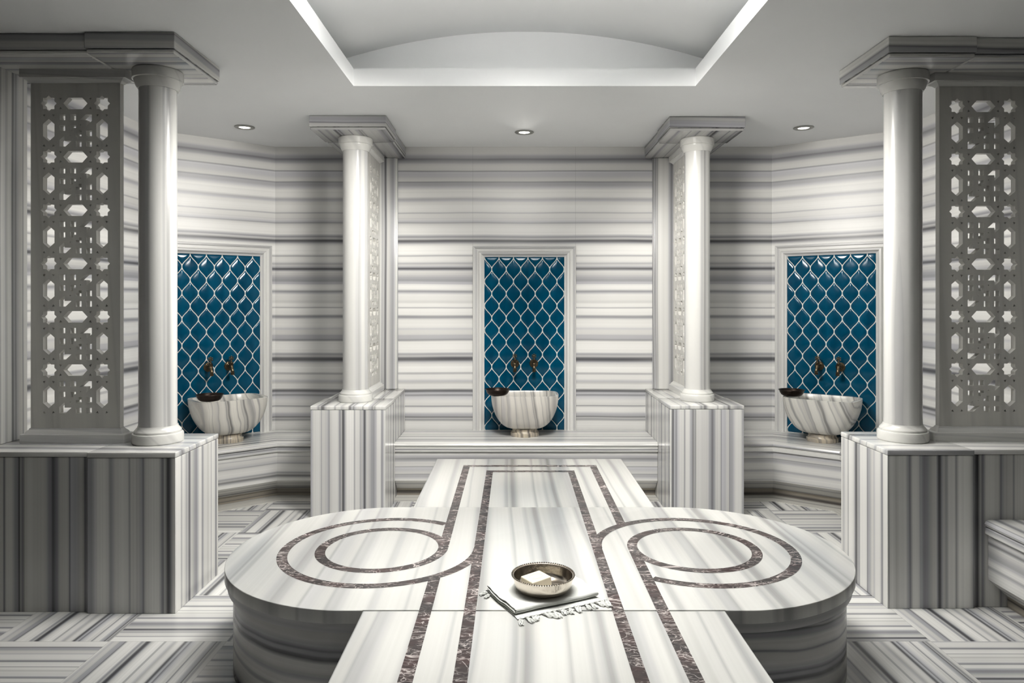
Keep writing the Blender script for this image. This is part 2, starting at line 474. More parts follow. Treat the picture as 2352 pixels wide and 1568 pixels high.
# ------------------------------------------------------------------ setting
LX, RX = -2.70, 2.88
LC, LB = (LX, 5.43), (-1.987, WALL_Y)
RB, RC = (2.15, WALL_Y), (RX, 5.46)
NEAR = -1.6
struct(MB().box(LX-0.1, RX+0.1, NEAR-0.1, WALL_Y+0.1, -0.1, 0.0).build('floor', M['floor'], smooth=False))
struct(MB().prism([LB, (RB[0], WALL_Y), (RB[0], WALL_Y+0.1), (LB[0], WALL_Y+0.1)], 0, CEIL).build('wall_back', M['wall'], smooth=False))
def wall(name, a, b, mat):
    a, b = Vector(a), Vector(b); d = (b-a).normalized(); nrm = Vector((-d.y, d.x))*0.1
    return struct(MB().prism([tuple(a), tuple(b), tuple(b+nrm), tuple(a+nrm)], 0, CEIL).build(name, mat, smooth=False))
wall('wall_back_left', LC, LB, M['wall'])
wall('wall_back_right', RB, RC, M['wall'])
wall('wall_left', (LX, 3.45), LC, M['wall'])
wall('wall_right', RC, (RX, 3.5), M['wall'])
wall('wall_near_left', (LX, NEAR), (LX, 3.45), M['dark_wall'])
wall('wall_near_right', (RX, 3.5), (RX, NEAR), M['dark_wall'])
wall('wall_front', (RX, NEAR), (LX, NEAR), M['dark_wall'])

# ceiling with a shallow vaulted recess
rx0, rx1, ry0, ry1 = -0.958, 1.086, 0.6, 4.32
lip = 2.892
ex0, ex1, ey0, ey1 = rx0-0.17, rx1+0.17, ry0-0.13, ry1+0.13
c = MB()
ox0, ox1, oy0, oy1 = LX-0.1, RX+0.1, NEAR-0.1, WALL_Y+0.1
O = [(ox0,oy0),(ox1,oy0),(ox1,oy1),(ox0,oy1)]; R = [(rx0,ry0),(rx1,ry0),(rx1,ry1),(rx0,ry1)]; E = [(ex0,ey0),(ex1,ey0),(ex1,ey1),(ex0,ey1)]
vs = [(x,y,CEIL) for x,y in O] + [(x,y,CEIL) for x,y in R] + [(x,y,lip) for x,y in R] + [(x,y,lip) for x,y in E]
fs = []
for i in range(4):
    j = (i+1)%4
    fs += [(i,j,4+j,4+i), (4+i,4+j,8+j,8+i), (8+i,8+j,12+j,12+i)]
c.add(vs, fs)
xm = (ex0+ex1)/2; hw = (ex1-ex0)/2
RR = 3.75; apex = 3.16
NSEG = 40
arc = []
for k in range(NSEG+1):
    x = ex0 + (ex1-ex0)*k/NSEG
    arc.append((x, apex - (RR - math.sqrt(RR*RR-(x-xm)**2))))
vs = [(x,ey0,z) for x,z in arc] + [(x,ey1,z) for x,z in arc]
c.add(vs, [(k,k+1,NSEG+2+k,NSEG+1+k) for k in range(NSEG)])
for y in (ey0, ey1):
    c.add([(ex0,y,lip),(ex1,y,lip)] + [(x,y,z) for x,z in reversed(arc)], [tuple(range(NSEG+3))])
for x, z in (arc[0], arc[-1]):
    c.add([(x,ey0,lip),(x,ey1,lip),(x,ey1,z),(x,ey0,z)], [(0,1,2,3)])
struct(c.build('ceiling', M['plaster'], ang=0.4))

# ------------------------------------------------------------------ piers, lintels
def pier(label, block, run, mat, slabmat, kind='x'):
    cx = (block[0]+block[1])/2; cy = (block[2]+block[3])/2
    t = thing('marble_pier', label, 'pier', (cx, cy, 0), 'marble piers under the columns')
    MB().box(block[0], block[1], block[2], block[3], 0, SLAB0).build('pedestal_block', mat, t, bevel=0.002, seg=1)
    MB().box(run[0], run[1], run[2], run[3], 0, SLAB0).build('low_wall', mat, t, bevel=0.002, seg=1)
    e = 0.002
    MB().box(block[0]-e, block[1]+e, block[2]-e, block[3]+e, SLAB0+0.001, SLAB1).build('top_slab', slabmat, t, bevel=0.005, seg=3)
    MB().box(run[0]-(e if kind == 'y' else 0), run[1]+(e if kind == 'y' else 0), run[2]-(e if kind == 'x' else 0), run[3]+(e if kind == 'x' else 0),
             SLAB0+0.001, SLAB1-0.0005).build('wall_capping', slabmat, t, bevel=0.005, seg=3)
    return t

def lintel(label, block, run, mat):
    cx = (block[0]+block[1])/2; cy = (block[2]+block[3])/2
    t = thing('marble_lintel', label, 'lintel', (cx, cy, BEAM0), 'marble lintels under the ceiling')
    for nm, q in (('lintel_block', block), ('lintel_beam', run)):
        lo = MB().box(q[0], q[1], q[2], q[3], BEAM0+0.022, CEIL-0.0015).build(nm, mat, t, bevel=0.002, seg=1)
        ins = 0.004
        MB().box(q[0]+ins*(q is block), q[1]-ins*(q is block), q[2]+ins, q[3]-ins, BEAM0, BEAM0+0.0215).build('soffit_moulding', mat, lo, bevel=0.012, seg=3)
    return t

PI_ = {
 'fl': dict(block=(-2.05,-1.6256,3.473,3.975), run=(LX+0.003,-2.05,3.492,3.955)),
 'fr': dict(block=(1.825,2.249,3.53,4.03), run=(2.249,RX-0.003,3.549,4.012)),
 'bl': dict(block=(-1.409,-0.890,5.008,5.41), run=(-1.393,-0.906,5.41,WALL_Y-0.003)),
 'br': dict(block=(1.089,1.605,5.038,5.44), run=(1.096,1.589,5.44,WALL_Y-0.003)),
}
pier('near left striped marble pier with long low wall, in the foreground at frame left', PI_['fl']['block'], PI_['fl']['run'], M['pier_front'], M['slab_x'], 'x')
pier('near right striped marble pier beside the low bench at frame right', PI_['fr']['block'], PI_['fr']['run'], M['pier_right'], M['slab_x'], 'x')
pier('far left striped marble pier against the back wall, behind the left lobe of the platform', PI_['bl']['block'], PI_['bl']['run'], M['pier_back'], M['slab_y'], 'y')
pier('far right striped marble pier against the back wall, behind the right lobe of the platform', PI_['br']['block'], PI_['br']['run'], M['pier_back'], M['slab_y'], 'y')
def grow(q, sides, e=0.006):
    return (q[0]-e*sides[0], q[1]+e*sides[1], q[2]-e*sides[2], q[3]+e*sides[3])
lintel('near left grey marble lintel crossing the top left corner', grow(PI_['fl']['block'],(0,1,4,1)), grow(PI_['fl']['run'],(0,0,4,1)), M['beam_x'])
lintel('near right grey marble lintel crossing the top right corner', grow(PI_['fr']['block'],(1,0,4,1)), grow(PI_['fr']['run'],(0,0,4,1)), M['beam_x'])
lintel('far left marble lintel running from its column to the back wall', grow(PI_['bl']['block'],(1,1,2,0)), grow(PI_['bl']['run'],(1,1,0,0)), M['beam_y'])
lintel('far right marble lintel running from its column to the back wall', grow(PI_['br']['block'],(1,1,2,0)), grow(PI_['br']['run'],(1,1,0,0)), M['beam_y'])

# ------------------------------------------------------------------ columns
def column(label, x, y):
    t = thing('marble_column', label, 'column', (x, y, SLAB1), 'round white marble columns')
    R0, RB_ = 0.0915, 0.1225
    z = SLAB1
    b = MB().lathe([(RB_-0.004,z),(RB_,z+0.006),(RB_,z+0.044),(RB_-0.003,z+0.05),(RB_-0.010,z+0.052),(RB_-0.010,z+0.062),(RB_-0.016,z+0.070),(R0+0.006,z+0.080),(R0+0.004,z+0.088)], (x,y,0), 64)
    b.build('column_base', M['column_base'], t, ang=0.5)
    z1 = BEAM0
    MB().lathe([(R0+0.001,z+0.088),(R0,z+0.12),(R0-0.001,z1-0.14),(R0,z1-0.098)], (x,y,0), 64).build('shaft', M['column'], t, ang=0.5)
    MB().lathe([(R0+0.004,z1-0.098),(R0+0.006,z1-0.094),(R0+0.014,z1-0.082),(RB_-0.012,z1-0.066),(RB_-0.008,z1-0.056),(RB_-0.008,z1-0.052),(RB_,z1-0.05),(RB_,z1-0.006),(RB_-0.004,z1)], (x,y,0), 64).build('capital', M['column_base'], t, ang=0.5)
    return t
COLS = {'fl': (-1.838,3.735), 'fr': (2.040,3.79), 'bl': (-1.153,5.27), 'br': (1.345,5.30)}
column('foreground left white marble column on the near left pier', *COLS['fl'])
column('foreground right white marble column on the near right pier', *COLS['fr'])
column('white marble column with a grey vertical vein on the far left pier', *COLS['bl'])
column('white marble column on the far right pier, between the tiled panels', *COLS['br'])

# ------------------------------------------------------------------ pierced screens
def hole_polys():
    U = []
    def star(cx, cy, R=0.150):
        r = R*0.765
        return [(cx+(R if k%2==0 else r)*math.cos(PI*k/8), cy+(R if k%2==0 else r)*math.sin(PI*k/8)) for k in range(16)]
    def hexh(cx, cy): return [(cx-.227,cy),(cx-.13,cy-.108),(cx+.13,cy-.108),(cx+.227,cy),(cx+.13,cy+.108),(cx-.13,cy+.108)]
    def hexv(cx, cy): return [(cx,cy-.21),(cx+.108,cy-.115),(cx+.108,cy+.115),(cx,cy+.21),(cx-.108,cy+.115),(cx-.108,cy-.115)]
    def tri(cx, cy, sx, sy, s=0.024): return [(cx-sx*s,cy-sy*s),(cx+sx*s,cy-sy*s*0.4),(cx-sx*s*0.2,cy+sy*s)]
    def sq(cx, cy, h=0.053): return [(cx-h,cy-h),(cx+h,cy-h),(cx+h,cy+h),(cx-h,cy+h)]
    for n in range(6):
        o = n*1.0
        for cx in (0.0, 1.0): U.append(star(cx, o))
        U.append(hexh(0.5, o))
        for cx in (0.0, 1.0):
            U.append(hexv(cx, o+0.5))
            for s in (-1, 1):
                U.append(tri(cx+s*.088, o+.222, s, 1)); U.append(tri(cx+s*.088, o+.789, s, -1))
        for tx in (.221,.779):
            for ty in (-.087,.087): U.append(tri(tx, o+ty, 1 if tx < .5 else -1, 1 if ty < 0 else -1))
        for q in ((.257,.26),(.458,.26),(.257,.46),(.756,.561),(.562,.759),(.756,.759)): U.append(sq(q[0], o+q[1]))
        h = .053
        cx, cy = .458, o+.46
        U.append([(cx-h,cy-h),(cx+h,cy-h),(cx+h,cy),(cx,cy),(cx,cy+h),(cx-h,cy+h)])
        cx, cy = .562, o+.561
        U.append([(cx+h,cy+h),(cx-h,cy+h),(cx-h,cy),(cx,cy),(cx,cy-h),(cx+h,cy-h)])
        Lp = [(.58,.312),(.695,.206),(.808,.206),(.808,.328),(.71,.416),(.71,.312)]
        U.append([(a,o+b) for a,b in Lp])
        U.append([(1.008-a,o+1.014-b) for a,b in Lp])
        U.append(sq(.596,o+.402,.009)); U.append(sq(.404,o+.599,.009))
    return U
HOLES = hole_polys()
def pierced_mesh(w, z0, z1, thick, su, sz, unit):
    """panel in local (u, z): u 0..w; su,sz = first star centre; returns mesh with thickness along local y."""
    cu = bpy.data.curves.new('screen_outline', 'CURVE'); cu.dimensions = '2D'; cu.fill_mode = 'BOTH'; cu.extrude = thick/2
    def spl(pts):
        s = cu.splines.new('POLY'); s.points.add(len(pts)-1)
        for p, q in zip(s.points, pts): p.co = (q[0], q[1], 0, 1)
        s.use_cyclic_u = True
    spl([(0,z0),(w,z0),(w,z1),(0,z1)])
    for p in HOLES: spl([(su+a*unit, sz-b*unit) for a,b in p])
    ob = bpy.data.objects.new('screen_outline', cu); COL.objects.link(ob)
    bpy.context.view_layer.update()
    dg = bpy.context.evaluated_depsgraph_get()
    me = bpy.data.meshes.new_from_object(ob.evaluated_get(dg))
    vs = [(v.co.x, -v.co.z, v.co.y) for v in me.vertices]
    fs = [tuple(p.vertices) for p in me.polygons]
    bpy.data.objects.remove(ob); bpy.data.curves.remove(cu); bpy.data.meshes.remove(me)
    return vs, fs
SCREEN = pierced_mesh(0.46, 0.849, 2.622, 0.034, 0.0928, 2.518, 0.2743)
def rect_loft(steps):
    m = MB()
    rings = [[(-a,-b,z),(a,-b,z),(a,b,z),(-a,b,z)] for a,b,z in steps]
    return m.loft(rings)
def screen(label, x, y, rot):
    t = thing('pierced_screen', label, 'screen', (x, y, SLAB1), 'pierced marble screens')
    X = Matrix.Translation((x,y,0)) @ Matrix.Rotation(rot, 4, 'Z')
    m = MB(); m.add([(a-0.23,b,c_) for a,b,c_ in SCREEN[0]], SCREEN[1])
    bm_o = m.build('pierced_panel', M['screen'], t, X, smooth=False)
    bm = bmesh.new(); bm.from_mesh(bm_o.data); bmesh.ops.remove_doubles(bm, verts=bm.verts, dist=1e-5); bm.to_mesh(bm_o.data); bm.free()
    z = SLAB1
    rect_loft([(.268,.046,z),(.268,.046,z+.043),(.265,.043,z+.046),(.252,.038,z+.047),(.246,.032,z+.058),(.238,.022,z+.066),(.234,.019,z+.0735)]).build('screen_base', M['screen_trim'], t, X, ang=0.5)
    z = BEAM0
    rect_loft([(.234,.019,z-.0645),(.238,.022,z-.060),(.246,.030,z-.052),(.255,.038,z-.047),(.258,.040,z-.043),(.270,.046,z-.042),(.270,.046,z)]).build('screen_cornice', M['screen_trim'], t, X, ang=0.5)
    return t
screen('near left pierced screen with star and hexagon cutouts beside the foreground left column', -2.255, 3.735, 0)
screen('near right pierced screen with star and hexagon cutouts beside the foreground right column', 2.452, 3.79, 0)
screen('far left pierced screen seen edge-on behind the far left column', -1.110, 5.665, PI/2)
screen('far right pierced screen seen edge-on behind the far right column', 1.325, 5.695, PI/2)

# ------------------------------------------------------------------ pilasters
def pilaster(label, q):
    t = thing('marble_pilaster', label, 'pilaster', ((q[0]+q[1])/2,(q[2]+q[3])/2,SLAB1), 'flat pilasters where the low walls meet the room walls')
    MB().box(q[0],q[1],q[2],q[3],SLAB1,BEAM0).build('pilaster_face', M['pilaster'], t, bevel=0.004)
    if q[1]-q[0] > q[3]-q[2]:
        MB().box(q[0]-.012,q[1]+.012,q[3]-.014,q[3],SLAB1,BEAM0).build('pilaster_backing', M['pilaster'], t, bevel=0.002)
    else:
        wall_side = (q[0],q[0]+.03) if q[0] < 0 else (q[1]-.03,q[1])
        MB().box(wall_side[0],wall_side[1],q[2]-.02,q[3]+.02,SLAB1,BEAM0).build('pilaster_backing', M['pilaster'], t, bevel=0.002)
pilaster('pilaster at the left frame edge behind the near left screen', (LX+0.003,-2.60,3.58,3.865))
pilaster('pilaster at the right frame edge behind the near right screen', (2.78,RX-0.003,3.64,3.92))
pilaster('narrow grey veined pilaster on the back wall, left of the central tiled panel', (-1.31,-0.975,5.985,WALL_Y-0.003))
pilaster('narrow grey veined pilaster on the back wall, right of the central tiled panel', (1.165,1.50,5.985,WALL_Y-0.003))

# ------------------------------------------------------------------ benches
SEAT = [(0.003,BENCH),(0.50,BENCH),(0.522,BENCH-0.002),(0.535,BENCH-0.009),(0.541,BENCH-0.020),(0.538,BENCH-0.030),(0.530,BENCH-0.034),(0.530,BENCH-0.038),(0.538,BENCH-0.042),(0.538,BENCH-0.068),(0.530,BENCH-0.074),(0.003,BENCH-0.074)]
FACE = [(0.003,BENCH-0.0745),(0.522,BENCH-0.0745),(0.522,0.137),(0.43,0.055),(0.003,0.055)]
KICK = [(0.003,0.0545),(0.427,0.0545),(0.427,0.0),(0.003,0.0)]
def wider(prof, e):
    return [(o + (e if o > 0.1 else 0), z) for o, z in prof]
def bench(label, path, loc, u=0.0, e=0.0):
    t = thing('marble_bench', label, 'bench', loc, 'built-in marble benches')
    sweep(path, wider(SEAT, e), u).build('seat_slab', M['bench'], t, ang=0.5)
    sweep(path, wider(FACE, e), u+.2).build('bench_front', M['bench_face'], t, ang=0.3)
    sweep(path, wider(KICK, e), u).build('toe_kick', M['kick'], t, ang=0.3)
    return t
bench('straight bench under the central basin, between the two far piers', [(-0.904,WALL_Y),(1.094,WALL_Y)], (0.1,5.75,0))
bench('angled bench carrying the left basin, between the near and far left piers', [(LX,3.957),LC,LB,(-1.395,WALL_Y)], (-2.1,5.6,0), 0.3)
bench('angled bench carrying the right basin, between the near and far right piers', [(1.591,WALL_Y),RB,RC,(RX,4.014)], (2.2,5.6,0), 0.12)
bench('low bench along the right wall, cut off at the right frame edge', [(RX,3.547),(RX,NEAR+0.05)], (2.6,1.5,0), 0.55, 0.03)
BORD = [(0.429,0.0),(0.429,0.004),(0.60,0.004),(0.60,0.0)]
for i, path in enumerate(([(LX,3.96),LC,LB,(-1.41,WALL_Y)], [(1.606,WALL_Y),RB,RC,(RX,4.03)], [(-0.904,WALL_Y),(1.094,WALL_Y)])):
    struct(sweep(path, BORD, 0.2*i).build('trim_%d' % (i+1), M['border']))

# ------------------------------------------------------------------ bathing platform
cx, cy = TC
HWID = 0.635; LR = 0.637; LOFF = 0.686
Y_FAR, Y_NEAR = 4.966, 1.36
SEAM_F, SEAM_N = cy+HWID, cy-HWID
def lobe(sign, R, n=64, hw=HWID):
    c0 = cx + sign*LOFF
    a = math.acos((LOFF-hw)/R)
    pts = []
    for k in range(n+1):
        th = a + (2*PI-2*a)*k/n
        pts.append((c0 - sign*-1*0 + sign*(-math.cos(th))*R*-1*-1 if False else c0 - sign*math.cos(th)*R, cy + math.sin(th)*R))
    return pts
plat = thing('bathing_platform', 'cross-shaped white marble bathing platform with dark ring inlays in the middle of the room', 'bathing platform', (cx,cy,0))
def mid_outline(R, hw, grow_=0.0):
    # lobes: left (starts far, goes round the left to near), then right
    l = [p for p in lobe(-1, R, hw=hw)]
    r = [p for p in lobe(1, R, hw=hw)]
    return l, r
l, r = mid_outline(LR, HWID)
# lobe() starts at the far inner point for both signs when th=a -> y positive
poly = l + list(reversed(r))
TH = 0.048
lobe_edge = lambda a, b: abs((a.x+b.x)/2-cx) > HWID-0.01 and abs(a.x-cx) > HWID-0.01 and abs(b.x-cx) > HWID-0.01 and abs(a.z-b.z) < 1e-4
g = 0.0004
def yclip(poly):
    return [(x, min(max(y, SEAM_N+g), SEAM_F-g)) for x, y in poly]
MB().prism(yclip(poly), TZ-TH, TZ).build('top_slab', M['platform_mid'], plat, bevel=0.026, seg=5, ang=0.7, sel=lobe_edge)
side_edge = lambda a, b: abs(a.z-b.z) < 1e-4 and (abs(abs(a.x-cx)-HWID) < .01 and abs(abs(b.x-cx)-HWID) < .01 or (a.y > Y_FAR-.01 and b.y > Y_FAR-.01) or (a.y < Y_NEAR+.01 and b.y < Y_NEAR+.01))
MB().box(cx-HWID,cx+HWID,SEAM_F+g,Y_FAR,TZ-TH,TZ).build('top_slab', M['platform'], plat, bevel=0.008, seg=3, sel=side_edge)
MB().box(cx-HWID,cx+HWID,Y_NEAR,SEAM_N-g,TZ-TH,TZ).build('top_slab', M['platform_near'], plat, bevel=0.008, seg=3, sel=side_edge)
def cross(ins):
    R = LR-ins; hw = HWID-ins
    a = lobe(-1, R, hw=hw); b = lobe(1, R, hw=hw)
    return [(cx-hw,Y_FAR-ins)] + a + [(cx-hw,Y_NEAR+ins),(cx+hw,Y_NEAR+ins)] + list(reversed(b)) + [(cx+hw,Y_FAR-ins)]
MB().prism(cross(0.012), TZ-TH-0.036, TZ-TH-0.0005).build('moulding_band', M['platform_band'], plat, ang=0.4)
MB().prism(cross(0.033), 0.0, TZ-TH-0.0365).build('platform_base', M['platform_side'], plat, ang=0.4)

# inlaid dark bands
IN_H = [0]
inl = MB()
def flat(poly_rows):
    """rows of matching (left,right) points -> ribbon lying in the top"""
    IN_H[0] += 1
    z = TZ + 0.0004 + 0.00004*IN_H[0]
    vs, fs = [], []
    for a, b in poly_rows: vs += [(a[0],a[1],z),(b[0],b[1],z)]
    for k in range(len(poly_rows)-1): fs.append((2*k,2*k+1,2*k+3,2*k+2))
    inl.add(vs, fs)
def stripe(x0, x1, y0, y1): flat([((x0,y0),(x1,y0)),((x0,y1),(x1,y1))])
def ring(cc, ri, ro, a0, a1, n=96):
    flat([((cc[0]+ri*math.cos(a), cc[1]+ri*math.sin(a)),(cc[0]+ro*math.cos(a), cc[1]+ro*math.sin(a))) for a in [a0+(a1-a0)*k/n for k in range(n+1)]])
RL = 0.680
OO, OI, IO, II = 0.437, 0.393, 0.280, 0.238      # outer / inner band radii, also half spacings of the straight bands
for sgn in (1, -1):      # the right half is the left half turned by 180 degrees
    tx = lambda x: cx + sgn*x
    ty = lambda y: cy + sgn*y
    rc = (cx - sgn*RL, cy)
    def st(x0, x1, y0, y1): stripe(tx(x0), tx(x1), ty(y0), ty(y1))
    def rg(ri, ro, a0, a1): ring(rc, ri, ro, a0 + (0 if sgn > 0 else PI), a1 + (0 if sgn > 0 else PI))
    far = Y_FAR - cy if sgn > 0 else cy - Y_NEAR
    near = cy - Y_NEAR if sgn > 0 else Y_FAR - cy
    y_out = (4.767-cy) if sgn > 0 else (cy-Y_NEAR-0.20)
    y_in = (4.616-cy) if sgn > 0 else (cy-Y_NEAR-0.35)
    z_out = (cy-Y_NEAR-0.20) if sgn > 0 else (4.767-cy)
    z_in = (cy-Y_NEAR-0.35) if sgn > 0 else (4.616-cy)
    # inner straight band, the full length
    st(-IO, -II, -z_in, y_in)
    # outer straight band: upper piece down to the tangent of the inner ring
    xs0, xs1 = -OO, -OI
    st(xs0, xs1, 0.0, y_out)
    # lower piece starts where the outer ring passes below
    def ring_y(x, r):
        return -math.sqrt(max(0, r*r - (x + RL)**2))
    rows = []
    flat([((tx(xs0), ty(ring_y(xs0,0.442)+0.01)),(tx(xs1), ty(ring_y(xs1,0.442)+0.01))),((tx(xs0), ty(-z_out)),(tx(xs1), ty(-z_out)))])
    # inner ring complete, outer ring from the upper piece round the outside to the inner straight band
    rg(0.243, 0.287, 0, 2*PI)
    a_start = math.acos((RL-OO)/0.420)
    rg(0.398, 0.442, a_start, 2*PI)
stripe(cx-OO, cx+OO, 4.767-0.042, 4.767)
stripe(cx-IO, cx+IO, 4.616-0.040, 4.616)
inl.build('inlaid_band', M['inlay'], plat, smooth=False)

# ------------------------------------------------------------------ tiled panels
def frame_matrix(c0, t):
    t = Vector((t[0],t[1],0)).normalized(); n = Vector((t.y,-t.x,0))     # n points into the room
    X = Matrix(((t.x,n.x,0,c0[0]),(t.y,n.y,0,c0[1]),(0,0,1,0),(0,0,0,1)))
    return X          # local (u, w outward, z)
NIC = {
 'c': frame_matrix((0.088,WALL_Y),(1,0)),
 'l': frame_matrix(((LC[0]+LB[0])/2,(LC[1]+LB[1])/2),(LB[0]-LC[0],LB[1]-LC[1])),
 'r': frame_matrix(((RB[0]+RC[0])/2,(RB[1]+RC[1])/2),(RC[0]-RB[0],RC[1]-RB[1])),
}
TW, TTOP = 0.331, 1.868
FW, FTOP = 0.429, 1.960
PW, PH = 0.1204, 0.2024
def clip_poly(poly, u0, u1, z0, z1):
    def cut(p, f, inter):
        out = []
        for i in range(len(p)):
            a, b = p[i], p[(i+1)%len(p)]
            fa, fb = f(a), f(b)
            if fa >= 0: out.append(a)
            if (fa >= 0) != (fb >= 0):
                k = fa/(fa-fb); out.append((a[0]+(b[0]-a[0])*k, a[1]+(b[1]-a[1])*k))
        return out
    for f in (lambda q: q[0]-u0, lambda q: u1-q[0], lambda q: q[1]-z0, lambda q: z1-q[1]):
        poly = cut(poly, f, None)
        if len(poly) < 3: return []
    return poly
def ogee(g_):
    n = 40; rt = []
    for k in range(n+1):
        t = -PH/2 + PH*k/n
        w = PW/4*(1+math.cos(2*PI*t/PH)); dw = -PW/4*2*PI/PH*math.sin(2*PI*t/PH)
        ln = math.hypot(1, dw)
        x, y = w - g_/ln, t + g_*dw/ln
        if x > 0.0006: rt.append((x, y))
    return rt + [(-x, y) for x, y in reversed(rt)]
OG = ogee(0.0031)
def tiled_panel(label, key):
    X = NIC[key]
    base = X @ Vector((0,0,BENCH))
    t = thing('tiled_panel', label, 'tiled panel', tuple(base), 'teal tiled panels behind the basins')
    prof = [(0,0.001),(0,0.020),(0.004,0.024),(0.020,0.024),(0.024,0.020),(0.046,0.020),(0.050,0.026),(0.058,0.033),(0.070,0.033),(0.078,0.026),(0.082,0.020),(0.096,0.016),(0.098,0.012),(0.098,0.001)]
    path = [(-FW,BENCH),(-FW,FTOP),(FW,FTOP),(FW,BENCH)]
    ins = [(1,0),(1,-0.94),(-1,-0.94),(-1,0)]
    m = MB(); vs = []; fs = []; uvs = []; K = len(prof)
    vc = [0.0]
    for k in range(K-1): vc.append(vc[-1]+math.hypot(prof[k+1][0]-prof[k][0], prof[k+1][1]-prof[k][1]))
    for (u,z),(du,dz) in zip(path, ins):
        for s, w in prof: vs.append((u+du*s, w, z+dz*s))
    for i in range(3):
        o = 0.31*i
        for k in range(K-1):
            fs.append((i*K+k,i*K+k+1,(i+1)*K+k+1,(i+1)*K+k)); uvs.append(((0,o+vc[k]),(0,o+vc[k+1]),(1,o+vc[k+1]),(1,o+vc[k])))
    m.add(vs, fs, uvs); m.build('panel_frame', M['frame'], t, X, ang=0.5)
    MB().box(-FW+0.09,FW-0.09,0.001,0.010,BENCH,FTOP-0.085).build('grout', M['grout'], t, X, smooth=False)
    tl = MB()
    for ci in range(0, 13):
        u = -TW + ci*PW/2
        for ri in range(-1, 9):
            zc = TTOP - PH/2*(1 if ci % 2 == 0 else 0) - ri*PH
            p = clip_poly([(u+a, zc+b) for a,b in OG], -TW, TW, BENCH+0.003, TTOP)
            if len(p) < 3: continue
            uu = sum(q[0] for q in p)/len(p); zz = sum(q[1] for q in p)/len(p)
            rings = []
            for s, w in ((1.0,0.0102),(0.985,0.0122),(0.9,0.0138),(0.68,0.0152),(0.4,0.0160),(0.15,0.0163)):
                rings.append([(uu+(q[0]-uu)*s, w, zz+(q[1]-zz)*s) for q in p])
            tl.loft(rings, True, False, True)
    tl.build('glazed_tiles', M['tile'], t, X, ang=0.9)
    return t
tiled_panel('central teal ogee tiled panel in a marble frame on the back wall', 'c')
tiled_panel('left teal ogee tiled panel on the angled wall, partly behind the foreground left column', 'l')
tiled_panel('right teal ogee tiled panel on the angled wall, beside the foreground right column', 'r')

# ------------------------------------------------------------------ basins
RIM = 0.762
def basin(label, X, mat, wcen):
    base = X @ Vector((0,wcen,BENCH))
    t = thing('marble_basin', label, 'basin', tuple(base), 'carved marble basins on the benches')
    A, B, C = 0.268, 0.205, 0.292
    seg = 112
    def plan(th, s, k):
        """octagon blended towards an ellipse by k"""
        cxv, syv = math.cos(th), math.sin(th)
        p = 14.0
        d1 = abs(cxv)/A; d2 = abs(syv)/B; d3 = (abs(cxv)+abs(syv))/math.sqrt(2)/C
        ro = (d1**p + d2**p + d3**p)**(-1/p)
        re = 1/math.sqrt((cxv/A)**2+(syv/B)**2)
        r = ro*(1-k)+re*k
        return (r*cxv*s, r*syv*s)
    z0 = BENCH+0.062
    H = RIM - z0
    rows = []
    prof = []
    for k in range(15):
        q = k/14
        a = q*PI/2
        s = 0.40 + 0.60*math.sin(a)**0.9
        z = z0 + H*(1-math.cos(a))**0.92
        prof.append((s, z, 0.55*(1-q)**1.5))
    prof.append((0.995, RIM-0.003, 0))
    rings = [[(plan(2*PI*i/seg, s, k)[0], wcen+plan(2*PI*i/seg, s, k)[1], z) for i in range(seg)] for s, z, k in prof]
    inner = [(0.975,RIM,0),(0.90,RIM,0),(0.885,RIM-0.006,0.0),(0.86,RIM-0.05,0.05),(0.78,RIM-0.12,0.1),(0.6,RIM-0.18,0.3),(0.3,RIM-0.205,0.6),(0.05,RIM-0.21,1)]
    rings += [[(plan(2*PI*i/seg, s, k)[0], wcen+plan(2*PI*i/seg, s, k)[1], z) for i in range(seg)] for s, z, k in inner]
    MB().loft(rings).build('bowl', mat, t, X, ang=0.7)
    b = BENCH
    MB().lathe([(0.112,b),(0.114,b+0.004),(0.114,b+0.026),(0.110,b+0.031),(0.104,b+0.033),(0.100,b+0.040),(0.099,b+0.050),(0.102,b+0.056),(0.108,b+0.0615)], (0,wcen,0), 64).build('foot', M['foot'], t, X, ang=0.5)
    return t
basin('central white marble basin with grey veins on the straight bench', NIC['c'], M['bowl_c'], 0.232)
basin('left striped marble basin on the angled bench behind the near left pier', NIC['l'], M['bowl_l'], 0.240)
basin('right veined marble basin on the angled bench behind the near right pier', NIC['r'], M['bowl_r'], 0.240)

def bath_bowl(label, X, u, w):
    p = X @ Vector((u,w,RIM))
    t = thing('bronze_bath_bowl', label, 'bath bowl', tuple(p), 'dark bronze bath bowls on the basin rims')
    z = RIM+0.0005
    bo = MB().lathe([(0.052,z),(0.064,z+.002),(0.078,z+.012),(0.088,z+.028),(0.092,z+.042),(0.0965,z+.046),(0.096,z+.049),(0.090,z+.047),(0.086,z+.040),(0.080,z+.024),(0.066,z+.010),(0.03,z+.0065)], (u,w,0), 56).build('bowl_body', M['bronze_bowl'], t, X, ang=0.8)
    m = MB(); n = 56; tr = 0.0022
    rings = []
    for i in range(n):
        a = 2*PI*i/n
        rings.append([(u+(0.0965+tr*math.cos(b))*math.cos(a), w+(0.0965+tr*math.cos(b))*math.sin(a), z+.048+tr*math.sin(b)) for b in [2*PI*k/8 for k in range(8)]])
    rings.append(rings[0])
    m.loft(rings, True, False, False); m.build('rolled_lip', M['bronze_bowl'], bo, X)
    return t
bath_bowl('dark bronze bath bowl on the left rim of the central basin', NIC['c'], -0.215, 0.335)
bath_bowl('dark bronze bath bowl on the left basin, behind the near left pier', NIC['l'], -0.165, 0.340)
bath_bowl('dark bronze bath bowl on the right basin, against the right tiled panel frame', NIC['r'], -0.215, 0.285)

